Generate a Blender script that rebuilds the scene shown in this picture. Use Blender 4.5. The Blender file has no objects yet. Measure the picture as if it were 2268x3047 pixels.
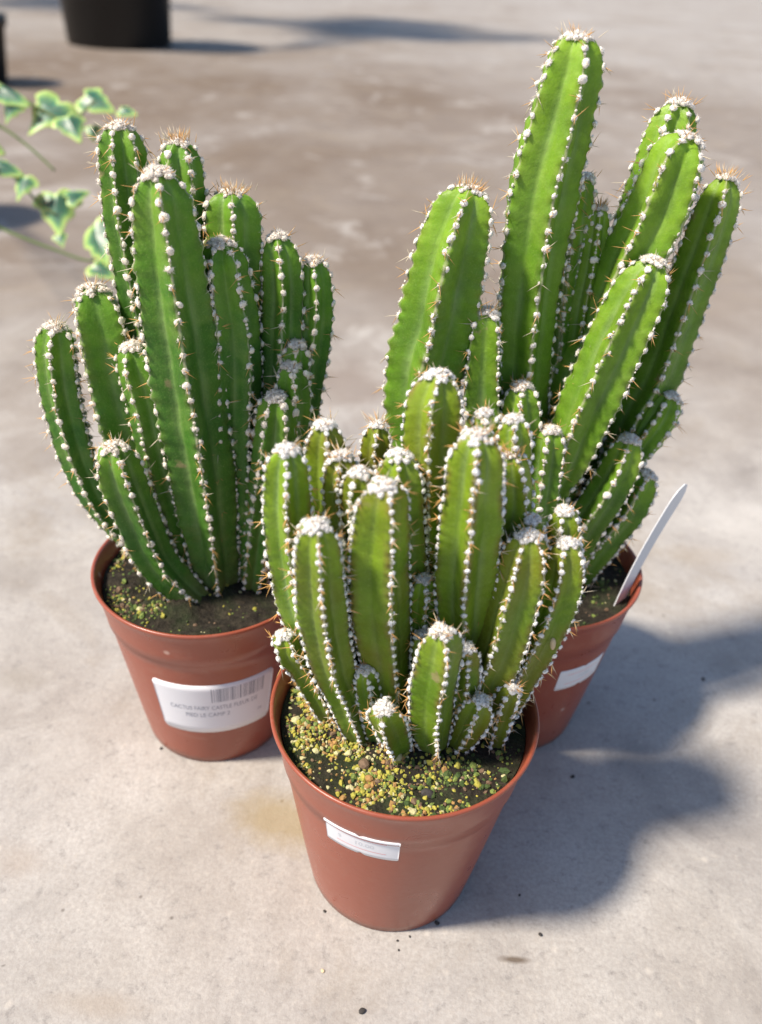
import bpy, math, random
import numpy as np
from mathutils import Vector, Matrix
from mathutils.bvhtree import BVHTree
rng = np.random.default_rng(7)
random.seed(7)
SC = 0.01                                   # everything below is written in centimetres
scene = bpy.context.scene
COL = scene.collection

# ------------------------------------------------------------------ camera
W, H = 2268.0, 3047.0
FPX, PITCH, ROLL, CAMH = 2500.0, 0.596, 0.066, 34.609
cp, sp = math.cos(PITCH), math.sin(PITCH)
FW = np.array([0, cp, -sp]); UP0 = np.array([0, sp, cp]); RT0 = np.array([1.0, 0, 0])
RT = RT0*math.cos(ROLL)+UP0*math.sin(ROLL); UP = UP0*math.cos(ROLL)-RT0*math.sin(ROLL)
CAM = np.array([0, 0, CAMH])
cam_d = bpy.data.cameras.new("camera"); cam = bpy.data.objects.new("camera", cam_d); COL.objects.link(cam)
M = Matrix.Identity(4)
for i in range(3):
    M[i][0], M[i][1], M[i][2], M[i][3] = RT[i], UP[i], -FW[i], CAM[i]*SC
cam.matrix_world = M
cam_d.sensor_fit = 'VERTICAL'; cam_d.sensor_height = 36.0; cam_d.lens = FPX/H*36.0
cam_d.clip_start = 0.01; cam_d.clip_end = 200
cam_d.dof.use_dof = True; cam_d.dof.focus_distance = 0.315; cam_d.dof.aperture_fstop = 7.5
scene.camera = cam

# ------------------------------------------------------------------ sky, sun, exposure
SUN_AZ, SUN_EL = math.radians(250), math.radians(54)   # azimuth clockwise from +Y
world = bpy.data.worlds.new("World"); scene.world = world; world.use_nodes = True
wn = world.node_tree.nodes; wl = world.node_tree.links
sky = wn.new('ShaderNodeTexSky'); sky.sky_type = 'NISHITA'; sky.sun_disc = False
sky.sun_elevation = SUN_EL; sky.sun_rotation = SUN_AZ; sky.dust_density = 1.0; sky.ozone_density = 1.3
wl.new(sky.outputs[0], wn['Background'].inputs[0]); wn['Background'].inputs[1].default_value = 0.125
sun_d = bpy.data.lights.new("sun", 'SUN'); sun = bpy.data.objects.new("sun", sun_d); COL.objects.link(sun)
sun_d.energy = 5.0; sun_d.angle = math.radians(6.5); sun_d.color = (1.0, 0.90, 0.77)
to_sun = Vector((math.sin(SUN_AZ)*math.cos(SUN_EL), math.cos(SUN_AZ)*math.cos(SUN_EL), math.sin(SUN_EL)))
sun.rotation_euler = to_sun.to_track_quat('Z', 'Y').to_euler()
sun.location = (-1, -0.3, 2)
scene.view_settings.view_transform = 'Standard'; scene.view_settings.look = 'None'
scene.view_settings.exposure = 0.42; scene.view_settings.gamma = 1.0
scene.cycles.max_bounces = 6; scene.cycles.use_denoising = True

# ------------------------------------------------------------------ picture -> place
def ray(px, py): return FW+RT*(px-W/2)/FPX-UP*(py-H/2)/FPX
def aty(px, py, y):
    d = ray(px, py); return CAM+d*(y/d[1])
def atz(px, py, z):
    d = ray(px, py); return CAM+d*((z-CAMH)/d[2])
def atd(px, py, dist): return CAM+ray(px, py)*dist
def on_soil(px, y, z):                       # the point at depth y, height z, seen in picture column px
    k = (px-W/2)/FPX
    v = RT-FW*k
    return np.array([-(v[1]*y+v[2]*(z-CAMH))/v[0], y, z])
def pdist(p): return float((np.asarray(p)-CAM)@FW)

# ------------------------------------------------------------------ helpers
class MB:
    def __init__(s): s.v = []; s.f = []; s.m = []; s.n = 0
    def add(s, verts, faces, mat=0):
        verts = np.asarray(verts, float)
        s.v.append(verts)
        for f in faces: s.f.append(tuple(int(i)+s.n for i in f))
        s.m.extend([mat]*len(faces)); s.n += len(verts)
    def mesh(s, name, mats, org=(0, 0, 0), smooth=True):
        me = bpy.data.meshes.new(name)
        v = (np.concatenate(s.v)-np.asarray(org, float))*SC
        me.from_pydata(v.tolist(), [], s.f)
        for m in mats: me.materials.append(m)
        if len(mats) > 1: me.polygons.foreach_set('material_index', s.m)
        me.polygons.foreach_set('use_smooth', [smooth]*len(me.polygons))
        me.update()
        return me
def link(name, me, parent=None, kind=None):
    o = bpy.data.objects.new(name, me); COL.objects.link(o)
    if parent is not None: o.parent = parent
    if kind: o['kind'] = kind
    return o
def thing(name, loc, label, cat, group=None):
    o = bpy.data.objects.new(name, None); COL.objects.link(o)
    o.location = tuple(np.asarray(loc, float)*SC); o.empty_display_size = .02
    o['label'] = label; o['category'] = cat
    if group: o['group'] = group
    return o
def unit(v):
    v = np.asarray(v, float); return v/max(1e-9, np.linalg.norm(v))
def frame(n):
    n = unit(n); a = np.array([0, 0, 1.0]) if abs(n[2]) < .9 else np.array([1.0, 0, 0])
    x = unit(np.cross(a, n)); return x, np.cross(n, x), n
def catmull(P, m):
    P = np.asarray(P, float)
    if len(P) == 2: 
        t = np.linspace(0, 1, m)[:, None]; return P[0]*(1-t)+P[1]*t
    Q = np.vstack([2*P[0]-P[1], P, 2*P[-1]-P[-2]])
    out = []
    seg = len(P)-1
    for u in np.linspace(0, seg-1e-6, m):
        i = int(u); t = u-i; a, b, c, d = Q[i], Q[i+1], Q[i+2], Q[i+3]
        out.append(.5*(2*b+(c-a)*t+(2*a-5*b+4*c-d)*t*t+(3*b-a-3*c+d)*t**3))
    return np.array(out)
def tube(mb, pts, radii, seg=8, mat=0, cap=True):
    pts = np.asarray(pts, float); n = len(pts)
    T = np.gradient(pts, axis=0); x, y, _ = frame(T[0]); V = []
    for i in range(n):
        t = unit(T[i]); x = unit(x-t*(x@t)); y = np.cross(t, x)
        for k in range(seg):
            a = 2*math.pi*k/seg; V.append(pts[i]+radii[i]*(x*math.cos(a)+y*math.sin(a)))
    F = [(i*seg+k, i*seg+(k+1) % seg, (i+1)*seg+(k+1) % seg, (i+1)*seg+k) for i in range(n-1) for k in range(seg)]
    if cap: F += [tuple(range(seg-1, -1, -1)), tuple((n-1)*seg+k for k in range(seg))]
    mb.add(V, F, mat)
def lathe(mb, prof, c, seg=96, mat=0, closed=False, caps=(False, False)):
    V = []; n = len(prof)
    for r, z in prof:
        for k in range(seg):
            a = 2*math.pi*k/seg; V.append((c[0]+r*math.cos(a), c[1]+r*math.sin(a), c[2]+z))
    F = [(i*seg+k, i*seg+(k+1) % seg, (i+1)*seg+(k+1) % seg, (i+1)*seg+k) for i in range(n-1) for k in range(seg)]
    if caps[0]: F.append(tuple(range(seg-1, -1, -1)))
    if caps[1]: F.append(tuple((n-1)*seg+k for k in range(seg)))
    mb.add(V, F, mat)
def ico(sub):
    import bmesh
    bm = bmesh.new(); bmesh.ops.create_icosphere(bm, subdivisions=sub, radius=1.0)
    v = np.array([list(x.co) for x in bm.verts]); f = [tuple(w.index for w in x.verts) for x in bm.faces]
    bm.free(); return v, f
ICO1, ICO2, ICO3 = ico(1), ico(2), ico(3)
def lumpy(ic, amp, nb=9, w=.5):
    v, f = ic; v = v.copy(); d = np.zeros(len(v))
    for _ in range(nb):
        c = unit(rng.normal(size=3)); d += rng.uniform(-.6, 1)*np.exp(-((v-c)**2).sum(1)/(w*w))
    return v*(1+amp*d)[:, None], f

# ------------------------------------------------------------------ materials
def newmat(name):
    m = bpy.data.materials.new(name); m.use_nodes = True
    nt = m.node_tree; return m, nt, nt.nodes['Principled BSDF'], nt.nodes, nt.links
def N(nodes, t, **k):
    n = nodes.new(t)
    for a, b in k.items(): setattr(n, a, b)
    return n
def noise(nodes, links, scale, detail=4, rough=.55, coord=None, dist=0.0):
    n = N(nodes, 'ShaderNodeTexNoise'); n.inputs['Scale'].default_value = scale
    n.inputs['Detail'].default_value = detail; n.inputs['Roughness'].default_value = rough
    n.inputs['Distortion'].default_value = dist
    if coord is not None: links.new(coord, n.inputs['Vector'])
    return n
def ramp(nodes, links, src, stops, interp='LINEAR'):
    r = N(nodes, 'ShaderNodeValToRGB'); cr = r.color_ramp; cr.interpolation = interp
    while len(cr.elements) < len(stops): cr.elements.new(.5)
    for e, (p, c) in zip(cr.elements, stops):
        e.position = p
        e.color = (c, c, c, 1) if isinstance(c, (int, float)) else (*c, 1)
    links.new(src, r.inputs[0]); return r
def mix(nodes, links, fac, a, b, mode='MIX'):
    m = N(nodes, 'ShaderNodeMix', data_type='RGBA', blend_type=mode)
    for s, v in ((m.inputs[0], fac), (m.inputs[6], a), (m.inputs[7], b)):
        if isinstance(v, bpy.types.NodeSocket): links.new(v, s)
        elif isinstance(v, (int, float)): s.default_value = v
        else: s.default_value = (*v, 1)
    return m.outputs[2]
def math_(nodes, links, op, a, b=None):
    m = N(nodes, 'ShaderNodeMath', operation=op)
    for s, v in ((m.inputs[0], a), (m.inputs[1], b)):
        if v is None: continue
        if isinstance(v, bpy.types.NodeSocket): links.new(v, s)
        else: s.default_value = v
    return m.outputs[0]
def bump(nodes, links, h, strength, dist, bsdf):
    b = N(nodes, 'ShaderNodeBump'); b.inputs['Strength'].default_value = strength
    b.inputs['Distance'].default_value = dist
    links.new(h, b.inputs['Height']); links.new(b.outputs[0], bsdf.inputs['Normal'])
def plain(name, col, rough=.6, spec=.5):
    m, nt, b, n, l = newmat(name); b.inputs['Base Color'].default_value = (*col, 1)
    b.inputs['Roughness'].default_value = rough; b.inputs['Specular IOR Level'].default_value = spec
    return m

def skin_mat(name, green, young, base, edge, edge_amt, speck_amt, bloom=.6):
    m, nt, b, n, l = newmat(name)
    geo = N(n, 'ShaderNodeNewGeometry'); pos = geo.outputs['Position']
    tt = N(n, 'ShaderNodeAttribute', attribute_name='along').outputs['Fac']
    cr = N(n, 'ShaderNodeAttribute', attribute_name='crest').outputs['Fac']
    hue = N(n, 'ShaderNodeAttribute', attribute_name='tone').outputs['Fac']
    n1 = noise(n, l, 90, 4, .6, pos); n2 = noise(n, l, 380, 3, .6, pos); n3 = noise(n, l, 35, 2, .5, pos)
    along = math_(n, l, 'ADD', tt, math_(n, l, 'MULTIPLY', math_(n, l, 'SUBTRACT', n1.outputs[0], .5), .5))
    c = ramp(n, l, along, [(.0, base), (.22, green), (.7, green), (1.0, young)]).outputs[0]
    c = mix(n, l, math_(n, l, 'MULTIPLY', hue, 1.0), c, young)
    # pale bloom in patches along the valleys
    val = ramp(n, l, cr, [(0.0, 1.0), (.14, .75), (.42, 0.0)]).outputs[0]
    bl = math_(n, l, 'MULTIPLY', val, ramp(n, l, n3.outputs[0], [(.30, 0.0), (.60, bloom)]).outputs[0])
    c = mix(n, l, bl, c, (.24, .36, .13))
    # broad lighter and darker fields
    n5 = noise(n, l, 55, 3, .55, pos, .5)
    c = mix(n, l, ramp(n, l, n5.outputs[0], [(.36, .55), (.52, 0.0)]).outputs[0], c, mix(n, l, .55, c, (.012, .055, .012)))
    c = mix(n, l, ramp(n, l, n5.outputs[0], [(.52, 0.0), (.68, .4)]).outputs[0], c, mix(n, l, .5, c, (.30, .40, .10)))
    # mottling
    c = mix(n, l, ramp(n, l, n2.outputs[0], [(.35, 0.0), (.75, .35)]).outputs[0], c, mix(n, l, .5, c, (.02, .06, .01)))
    # olive-brown blush in broad patches
    bsh = N(n, 'ShaderNodeAttribute', attribute_name='blush').outputs['Fac']
    c = mix(n, l, math_(n, l, 'MULTIPLY', bsh, ramp(n, l, n3.outputs[0], [(.32, .15), (.62, 1.0)]).outputs[0]), c, (.155, .135, .012))
    # reddish margins
    ed = math_(n, l, 'MULTIPLY', ramp(n, l, cr, [(.62, 0.0), (.9, 1.0)]).outputs[0], ramp(n, l, n1.outputs[0], [(.4, 0.0), (.62, edge_amt)]).outputs[0])
    c = mix(n, l, ed, c, edge)
    # pale corky line along the crest
    c = mix(n, l, math_(n, l, 'MULTIPLY', ramp(n, l, cr, [(.90, 0.0), (.99, .8)]).outputs[0], ramp(n, l, n2.outputs[0], [(.35, .3), (.6, 1.0)]).outputs[0]), c, (.42, .40, .27))
    # old dry scars and fine pores
    vs = N(n, 'ShaderNodeTexVoronoi', feature='F1'); vs.inputs['Scale'].default_value = 75; l.new(noise_warp(n, l, pos), vs.inputs['Vector'])
    sc = math_(n, l, 'MULTIPLY', ramp(n, l, vs.outputs['Distance'], [(.10, 1.0), (.19, 0.0)]).outputs[0], ramp(n, l, N_sep(n, l, vs.outputs['Color']), [(.90, 0.0), (.92, .8)]).outputs[0])
    c = mix(n, l, sc, c, (.25, .21, .10))
    n4 = noise(n, l, 1500, 2, .6, pos)
    c = mix(n, l, ramp(n, l, n4.outputs[0], [(.54, 0.0), (.74, .26)]).outputs[0], c, (.28, .38, .10))
    # scale specks
    vo = N(n, 'ShaderNodeTexVoronoi', feature='F1'); vo.inputs['Scale'].default_value = 420; l.new(pos, vo.inputs['Vector'])
    sel = ramp(n, l, math_(n, l, 'ADD', N_sep(n, l, vo.outputs['Color']), math_(n, l, 'MULTIPLY', n3.outputs[0], .35)), [(1.03, 0.0), (1.05, 1.0)]).outputs[0]
    sp_ = math_(n, l, 'MULTIPLY', ramp(n, l, vo.outputs['Distance'], [(.10, 1.0), (.20, 0.0)]).outputs[0], sel)
    c = mix(n, l, math_(n, l, 'MULTIPLY', sp_, speck_amt), c, (.62, .66, .42))
    l.new(c, b.inputs['Base Color'])
    b.inputs['Roughness'].default_value = .42
    l.new(ramp(n, l, n1.outputs[0], [(.3, .34), (.7, .55)]).outputs[0], b.inputs['Roughness'])
    b.inputs['Specular IOR Level'].default_value = .22
    b.inputs['Subsurface Weight'].default_value = .12
    b.inputs['Subsurface Radius'].default_value = (.5, 1.0, .15); b.inputs['Subsurface Scale'].default_value = .003
    bump(n, l, math_(n, l, 'ADD', math_(n, l, 'MULTIPLY', n1.outputs[0], .8), math_(n, l, 'MULTIPLY', n2.outputs[0], .35)), .5, .0014, b)
    return m
def noise_warp(n, l, pos):
    w = noise(n, l, 200, 3, .6, pos); a = N(n, 'ShaderNodeVectorMath', operation='SCALE'); l.new(w.outputs['Color'], a.inputs[0]); a.inputs['Scale'].default_value = .008
    v = N(n, 'ShaderNodeVectorMath', operation='ADD'); l.new(pos, v.inputs[0]); l.new(a.outputs[0], v.inputs[1]); return v.outputs[0]
def N_sep(n, l, col):
    s = N(n, 'ShaderNodeSeparateColor'); l.new(col, s.inputs[0]); return s.outputs[0]

M_SKIN_F = skin_mat('skin_front', (.098, .205, .014), (.235, .365, .018), (.15, .21, .075), (.16, .085, .03), .75, .9)
M_SKIN_L = skin_mat('skin_left', (.042, .150, .020), (.135, .295, .020), (.105, .125, .045), (.14, .10, .03), .25, .55)
M_SKIN_R = skin_mat('skin_right', (.084, .212, .017), (.21, .37, .022), (.075, .165, .035), (.15, .13, .03), .3, .45)
M_SCAR = plain('dry_scar', (.52, .41, .26), .85, .2)

def wool_mat(name, c1, c2, pit):
    m, nt, b, n, l = newmat(name)
    pos = N(n, 'ShaderNodeNewGeometry').outputs['Position']
    a = noise(n, l, 520, 3, .7, pos); a2 = noise(n, l, 1150, 3, .6, pos)
    oi = N(n, 'ShaderNodeTexNoise'); oi.inputs['Scale'].default_value = 60; l.new(pos, oi.inputs['Vector'])
    c = mix(n, l, oi.outputs[0], c1, c2)
    c = mix(n, l, ramp(n, l, a2.outputs[0], [(.57, 0.0), (.67, .75)]).outputs[0], c, pit)
    l.new(c, b.inputs['Base Color']); b.inputs['Roughness'].default_value = .95
    b.inputs['Specular IOR Level'].default_value = .1
    b.inputs['Sheen Weight'].default_value = .25
    b.inputs['Subsurface Weight'].default_value = .45; b.inputs['Subsurface Radius'].default_value = (1, .9, .8); b.inputs['Subsurface Scale'].default_value = .0012
    bump(n, l, a2.outputs[0], .8, .0006, b)
    return m
M_WOOL_F = wool_mat('wool_front', (.93, .88, .82), (.86, .81, .75), (.16, .13, .10))
M_WOOL_L = wool_mat('wool_left', (.92, .80, .66), (.82, .71, .60), (.30, .20, .12))
M_WOOL_R = wool_mat('wool_right', (.92, .83, .72), (.82, .74, .66), (.24, .17, .11))
M_SPINE = plain('spine_amber', (.62, .34, .11), .45, .4)
M_SPINE2 = plain('spine_pale', (.60, .52, .38), .5, .4)

def pot_mat():
    m, nt, b, n, l = newmat('brown_plastic')
    pos = N(n, 'ShaderNodeNewGeometry').outputs['Position']
    a = noise(n, l, 18, 5, .65, pos); a2 = noise(n, l, 240, 4, .6, pos); a3 = noise(n, l, 70, 4, .7, pos, .6)
    c = mix(n, l, a.outputs[0], (.262, .060, .031), (.305, .080, .045))
    c = mix(n, l, ramp(n, l, a3.outputs[0], [(.54, 0.0), (.80, .38)]).outputs[0], c, (.36, .19, .14))
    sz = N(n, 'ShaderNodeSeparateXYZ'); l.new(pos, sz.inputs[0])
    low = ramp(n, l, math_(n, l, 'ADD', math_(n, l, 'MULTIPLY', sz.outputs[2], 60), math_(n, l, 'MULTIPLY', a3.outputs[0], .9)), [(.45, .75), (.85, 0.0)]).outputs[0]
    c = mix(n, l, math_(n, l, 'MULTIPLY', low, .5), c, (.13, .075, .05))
    # pale scuffs
    v = N(n, 'ShaderNodeTexVoronoi'); v.inputs['Scale'].default_value = 70; l.new(pos, v.inputs['Vector'])
    s = math_(n, l, 'MULTIPLY', ramp(n, l, v.outputs['Distance'], [(.05, 1.0), (.13, 0.0)]).outputs[0], ramp(n, l, N_sep(n, l, v.outputs['Color']), [(.78, 0.0), (.80, .7)]).outputs[0])
    c = mix(n, l, s, c, (.62, .42, .34))
    l.new(c, b.inputs['Base Color'])
    l.new(ramp(n, l, a3.outputs[0], [(.3, .25), (.75, .42)]).outputs[0], b.inputs['Roughness'])
    b.inputs['Specular IOR Level'].default_value = .5
    b.inputs['Subsurface Weight'].default_value = .08; b.inputs['Subsurface Radius'].default_value = (1, .3, .15); b.inputs['Subsurface Scale'].default_value = .002
    bump(n, l, a2.outputs[0], .12, .0006, b)
    return m
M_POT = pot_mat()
def soil_mat():
    m, nt, b, n, l = newmat('potting_soil')
    pos = N(n, 'ShaderNodeNewGeometry').outputs['Position']
    a = noise(n, l, 260, 6, .7, pos); a2 = noise(n, l, 900, 3, .7, pos); a3 = noise(n, l, 70, 3, .5, pos)
    c = ramp(n, l, a.outputs[0], [(.3, (.010, .008, .006)), (.55, (.034, .028, .020)), (.8, (.085, .068, .045))]).outputs[0]
    c = mix(n, l, ramp(n, l, a3.outputs[0], [(.45, 0.0), (.7, .55)]).outputs[0], c, (.03, .055, .015))
    l.new(c, b.inputs['Base Color']); b.inputs['Roughness'].default_value = .9; b.inputs['Specular IOR Level'].default_value = .25
    bump(n, l, math_(n, l, 'ADD', a.outputs[0], math_(n, l, 'MULTIPLY', a2.outputs[0], .4)), 1.0, .002, b)
    return m
M_SOIL = soil_mat()
def grain(name, c1, c2):
    m, nt, b, n, l = newmat(name)
    pos = N(n, 'ShaderNodeNewGeometry').outputs['Position']
    a = noise(n, l, 700, 4, .7, pos)
    l.new(mix(n, l, ramp(n, l, a.outputs[0], [(.35, 0.0), (.65, 1.0)]).outputs[0], c1, c2), b.inputs['Base Color'])
    b.inputs['Roughness'].default_value = .85; bump(n, l, a.outputs[0], .6, .0008, b); return m
M_GR = [grain('moss_yellow', (.46, .40, .06), (.28, .28, .05)), grain('moss_green', (.09, .15, .03), (.22, .27, .06)),
        grain('grain_orange', (.42, .24, .08), (.30, .17, .06)), grain('grain_pale', (.58, .53, .29), (.42, .40, .2)),
        grain('moss_dark', (.035, .07, .015), (.06, .09, .02)), grain('grain_brown', (.12, .075, .045), (.20, .13, .08))]
M_PAPER = plain('label_paper', (.72, .715, .745), .6, .3)
M_PINK = plain('label_pink', (.80, .42, .42), .6, .3)
M_INK = plain('label_ink', (.30, .31, .36), .6, .3)
M_INKF = plain('label_faint_ink', (.60, .61, .65), .6, .3)
M_BLACK = plain('black_plastic', (.012, .012, .013), .45, .35)

def floor_mat():
    m, nt, b, n, l = newmat('concrete')
    pos = N(n, 'ShaderNodeNewGeometry').outputs['Position']
    big = noise(n, l, 2.2, 5, .6, pos, .4); mid = noise(n, l, 14, 6, .65, pos, .3); fine = noise(n, l, 160, 5, .75, pos); vf = noise(n, l, 520, 3, .7, pos)
    c = ramp(n, l, mid.outputs[0], [(.28, (.245, .222, .200)), (.45, (.365, .338, .308)), (.56, (.415, .388, .355)), (.72, (.50, .475, .44))]).outputs[0]
    c = mix(n, l, ramp(n, l, big.outputs[0], [(.42, 0.0), (.62, .5)]).outputs[0], c, (.44, .432, .425))
    c = mix(n, l, ramp(n, l, big.outputs[0], [(.30, .65), (.46, 0.0)]).outputs[0], c, (.235, .20, .17))
    # grit: light and dark grains
    c = mix(n, l, ramp(n, l, fine.outputs[0], [(.55, 0.0), (.74, .42)]).outputs[0], c, (.56, .51, .44))
    c = mix(n, l, ramp(n, l, vf.outputs[0], [(.40, .35), (.62, 0.0)]).outputs[0], c, (.24, .21, .19))
    c = mix(n, l, ramp(n, l, fine.outputs[0], [(.29, .7), (.45, 0.0)]).outputs[0], c, (.19, .175, .165))
    # earth-stained zone farther back (bands of dried mud)
    sx = N(n, 'ShaderNodeSeparateXYZ'); l.new(pos, sx.inputs[0])
    st = N(n, 'ShaderNodeMapping'); st.inputs['Scale'].default_value = (1.0, .75, 1); l.new(pos, st.inputs[0])
    mud = noise(n, l, 1.6, 5, .62, st.outputs[0], .5)
    yz = ramp(n, l, math_(n, l, 'MULTIPLY', sx.outputs[1], .2), [(.11, 0.0), (.20, .9), (.52, 1.0), (.74, .55), (1.0, .45)]).outputs[0]
    xz = ramp(n, l, math_(n, l, 'ADD', math_(n, l, 'MULTIPLY', sx.outputs[0], .25), .5), [(.2, 1.0), (.5, .97), (.62, .75), (.8, .6)]).outputs[0]
    mm = math_(n, l, 'MULTIPLY', math_(n, l, 'MULTIPLY', yz, xz), ramp(n, l, mud.outputs[0], [(.32, .5), (.6, 1.0)]).outputs[0])
    c = mix(n, l, mm, c, (.150, .108, .074))
    blot = noise(n, l, 7, 5, .7, pos, .8)
    c = mix(n, l, ramp(n, l, blot.outputs[0], [(.54, 0.0), (.70, .55)]).outputs[0], c, (.25, .205, .155))
    c = mix(n, l, ramp(n, l, blot.outputs[0], [(.30, .5), (.44, 0.0)]).outputs[0], c, (.50, .475, .44))
    vk = N(n, 'ShaderNodeTexVoronoi'); vk.inputs['Scale'].default_value = 130; l.new(pos, vk.inputs['Vector'])
    kk = math_(n, l, 'MULTIPLY', ramp(n, l, vk.outputs['Distance'], [(.06, 1.0), (.16, 0.0)]).outputs[0], ramp(n, l, N_sep(n, l, vk.outputs['Color']), [(.955, 0.0), (.965, .8)]).outputs[0])
    c = mix(n, l, kk, c, (.10, .085, .07))
    kp = math_(n, l, 'MULTIPLY', ramp(n, l, vk.outputs['Distance'], [(.10, 1.0), (.28, 0.0)]).outputs[0], ramp(n, l, N_sep(n, l, vk.outputs['Color']), [(.03, .3), (.04, 0.0)]).outputs[0])
    c = mix(n, l, kp, c, (.66, .60, .52))
    # stains of their own: (x, y, rx, ry, strength, colour)
    for (x, y, rx, ry, s, colr) in STAINS:
        d = N(n, 'ShaderNodeVectorMath', operation='SUBTRACT'); l.new(pos, d.inputs[0]); d.inputs[1].default_value = (x*SC, y*SC, 0)
        e = N(n, 'ShaderNodeVectorMath', operation='DIVIDE'); l.new(d.outputs[0], e.inputs[0]); e.inputs[1].default_value = (rx*SC, ry*SC, 1)
        g = N(n, 'ShaderNodeVectorMath', operation='LENGTH'); l.new(e.outputs[0], g.inputs[0])
        gg = math_(n, l, 'ADD', g.outputs['Value'], math_(n, l, 'MULTIPLY', math_(n, l, 'SUBTRACT', mid.outputs[0], .5), 2.2))
        c = mix(n, l, math_(n, l, 'MULTIPLY', ramp(n, l, gg, [(.25, 1.0), (1.0, 0.0)]).outputs[0], s), c, colr)
    l.new(c, b.inputs['Base Color'])
    l.new(ramp(n, l, mid.outputs[0], [(.3, .62), (.7, .9)]).outputs[0], b.inputs['Roughness'])
    b.inputs['Specular IOR Level'].default_value = .35
    bump(n, l, math_(n, l, 'ADD', math_(n, l, 'MULTIPLY', mid.outputs[0], 1.2), math_(n, l, 'ADD', math_(n, l, 'MULTIPLY', fine.outputs[0], .5), math_(n, l, 'MULTIPLY', vf.outputs[0], .2))), .5, .0016, b)
    return m
def g2(px, py): p = atz(px, py, 0); return p[0], p[1]
STAINS = [(*g2(850, 2440), 3.2, 2.0, .75, (.30, .235, .13)), (*g2(940, 2360), 1.3, 1.0, .6, (.24, .17, .09)),
          (*g2(60, 1700), 2.6, 2.2, .45, (.24, .21, .18)), (*g2(60, 2020), 2.0, 1.2, .45, (.27, .24, .20)),
          (*g2(1030, 1150), 8.0, 8.0, .65, (.22, .175, .145)), (*g2(60, 1250), 11, 13, .6, (.24, .20, .165)), (*g2(2150, 900), 16, 14, .45, (.25, .205, .165)), (*g2(60, 2560), 1.6, 1.2, .4, (.33, .27, .22)),
          (*g2(1532, 2856), .75, .18, .95, (.13, .10, .075)), (*g2(1900, 2270), 2.0, 2.0, .35, (.2, .19, .18)),
          (*g2(2080, 1650), 4.0, 1.5, .3, (.33, .27, .20)), (*g2(300, 2990), 2.5, .7, .4, (.34, .28, .22))]
M_FLOOR = floor_mat()

# ------------------------------------------------------------------ the ground
mb = MB(); R_ = 3000
mb.add([(-R_, -R_, 0), (R_, -R_, 0), (R_, R_, 0), (-R_, R_, 0)], [(0, 1, 2, 3)])
ground = link('concrete_floor', mb.mesh('concrete_floor', [M_FLOOR]), None, 'structure')

# ------------------------------------------------------------------ pots
POT_H = 10.025
SOIL_Z = POT_H-.85
OUT = [(3.30, 0.0), (3.50, .0), (3.60, .10), (3.66, .5), (3.90, 2.0), (4.34, 5.0), (4.66, 7.2), (4.73, 7.75), (4.83, 7.85), (4.90, 8.4), (5.05, 9.35), (5.17, 9.72), (5.25, 9.9), (5.25, 9.98), (5.21, 10.025), (5.13, 10.02)]
INN = [(5.08, 9.95), (5.02, 9.7), (4.90, 9.3), (4.74, 8.5), (4.62, 7.8), (4.5, 7.2), (4.0, 4.2)]
def r_out(z):
    return float(np.interp(z, [p[1] for p in OUT[3:13]], [p[0] for p in OUT[3:13]]))
def build_pot(root, c):
    mb = MB(); lathe(mb, OUT+INN, (0, 0, 0), 128, caps=(True, True))
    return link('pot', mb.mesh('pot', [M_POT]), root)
def build_soil(root, seed, slope=0.0):
    r = np.random.default_rng(seed); mb = MB(); V = []; F = []; nr, ns = 44, 150
    ph = r.uniform(0, 6.28, (8, 3)); fr = r.uniform(.5, 2.2, (8, 2))
    def hz(x, y):
        return sum(.09*math.sin(a*x+p)*math.sin(b*y+q) for (a, b), (p, q, _) in zip(fr, ph))+slope*x
    for i in range(nr+1):
        rr = 4.83*i/nr
        for k in range(ns):
            a = 2*math.pi*k/ns; x, y = rr*math.cos(a), rr*math.sin(a)
            V.append((x, y, SOIL_Z+hz(x, y)*(1-.75*(i/nr)**4)+abs(r.normal(0, .055))*(i < nr)))
    for i in range(nr):
        for k in range(ns): F.append((i*ns+k, (i+1)*ns+k, (i+1)*ns+(k+1) % ns, i*ns+(k+1) % ns))
    mb.add(V, F)
    return link('soil', mb.mesh('soil', [M_SOIL]), root), hz
def granules(root, seed, hz, n, weights_at, sizes=(.05, .15)):
    r = np.random.default_rng(seed); mb = MB()
    shapes = [lumpy(ICO1, .75, 8, .6) for _ in range(14)]+[lumpy(ICO2, .7, 14, .4) for _ in range(4)]
    cl = r.uniform(-4.6, 4.6, (95, 2))
    k = 0
    while k < n:
        if r.random() < .82:
            c = cl[r.integers(len(cl))]+r.normal(0, .30, 2)
        else: c = r.uniform(-4.75, 4.75, 2)
        if np.hypot(*c) > 4.72: continue
        w = weights_at(c[0], c[1])
        if w is None or r.random() > w[0]: k += .25; continue
        m = int(r.choice(6, p=np.array(w[1])/sum(w[1])))
        s = r.uniform(*sizes)*(1 if r.random() < .88 else 1.7)
        v, f = shapes[r.integers(len(shapes))]
        R3 = np.linalg.qr(r.normal(size=(3, 3)))[0]
        vv = (v*r.uniform(.75, 1.25, 3))@R3*s+np.array([c[0], c[1], SOIL_Z+hz(*c)*(1-.75*(np.hypot(*c)/4.83)**4)+s*.45])
        mb.add(vv, f, m); k += 1
    return link('moss_granules', mb.mesh('moss_granules', M_GR, smooth=False), root, 'stuff')
def wrap(u, z, az0, off=.015):              # label plane (cm along the pot, height) -> pot surface
    r = r_out(z)+off; a = az0+u/r_out(5.5)
    return (r*math.sin(a), -r*math.cos(a), z)
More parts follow.
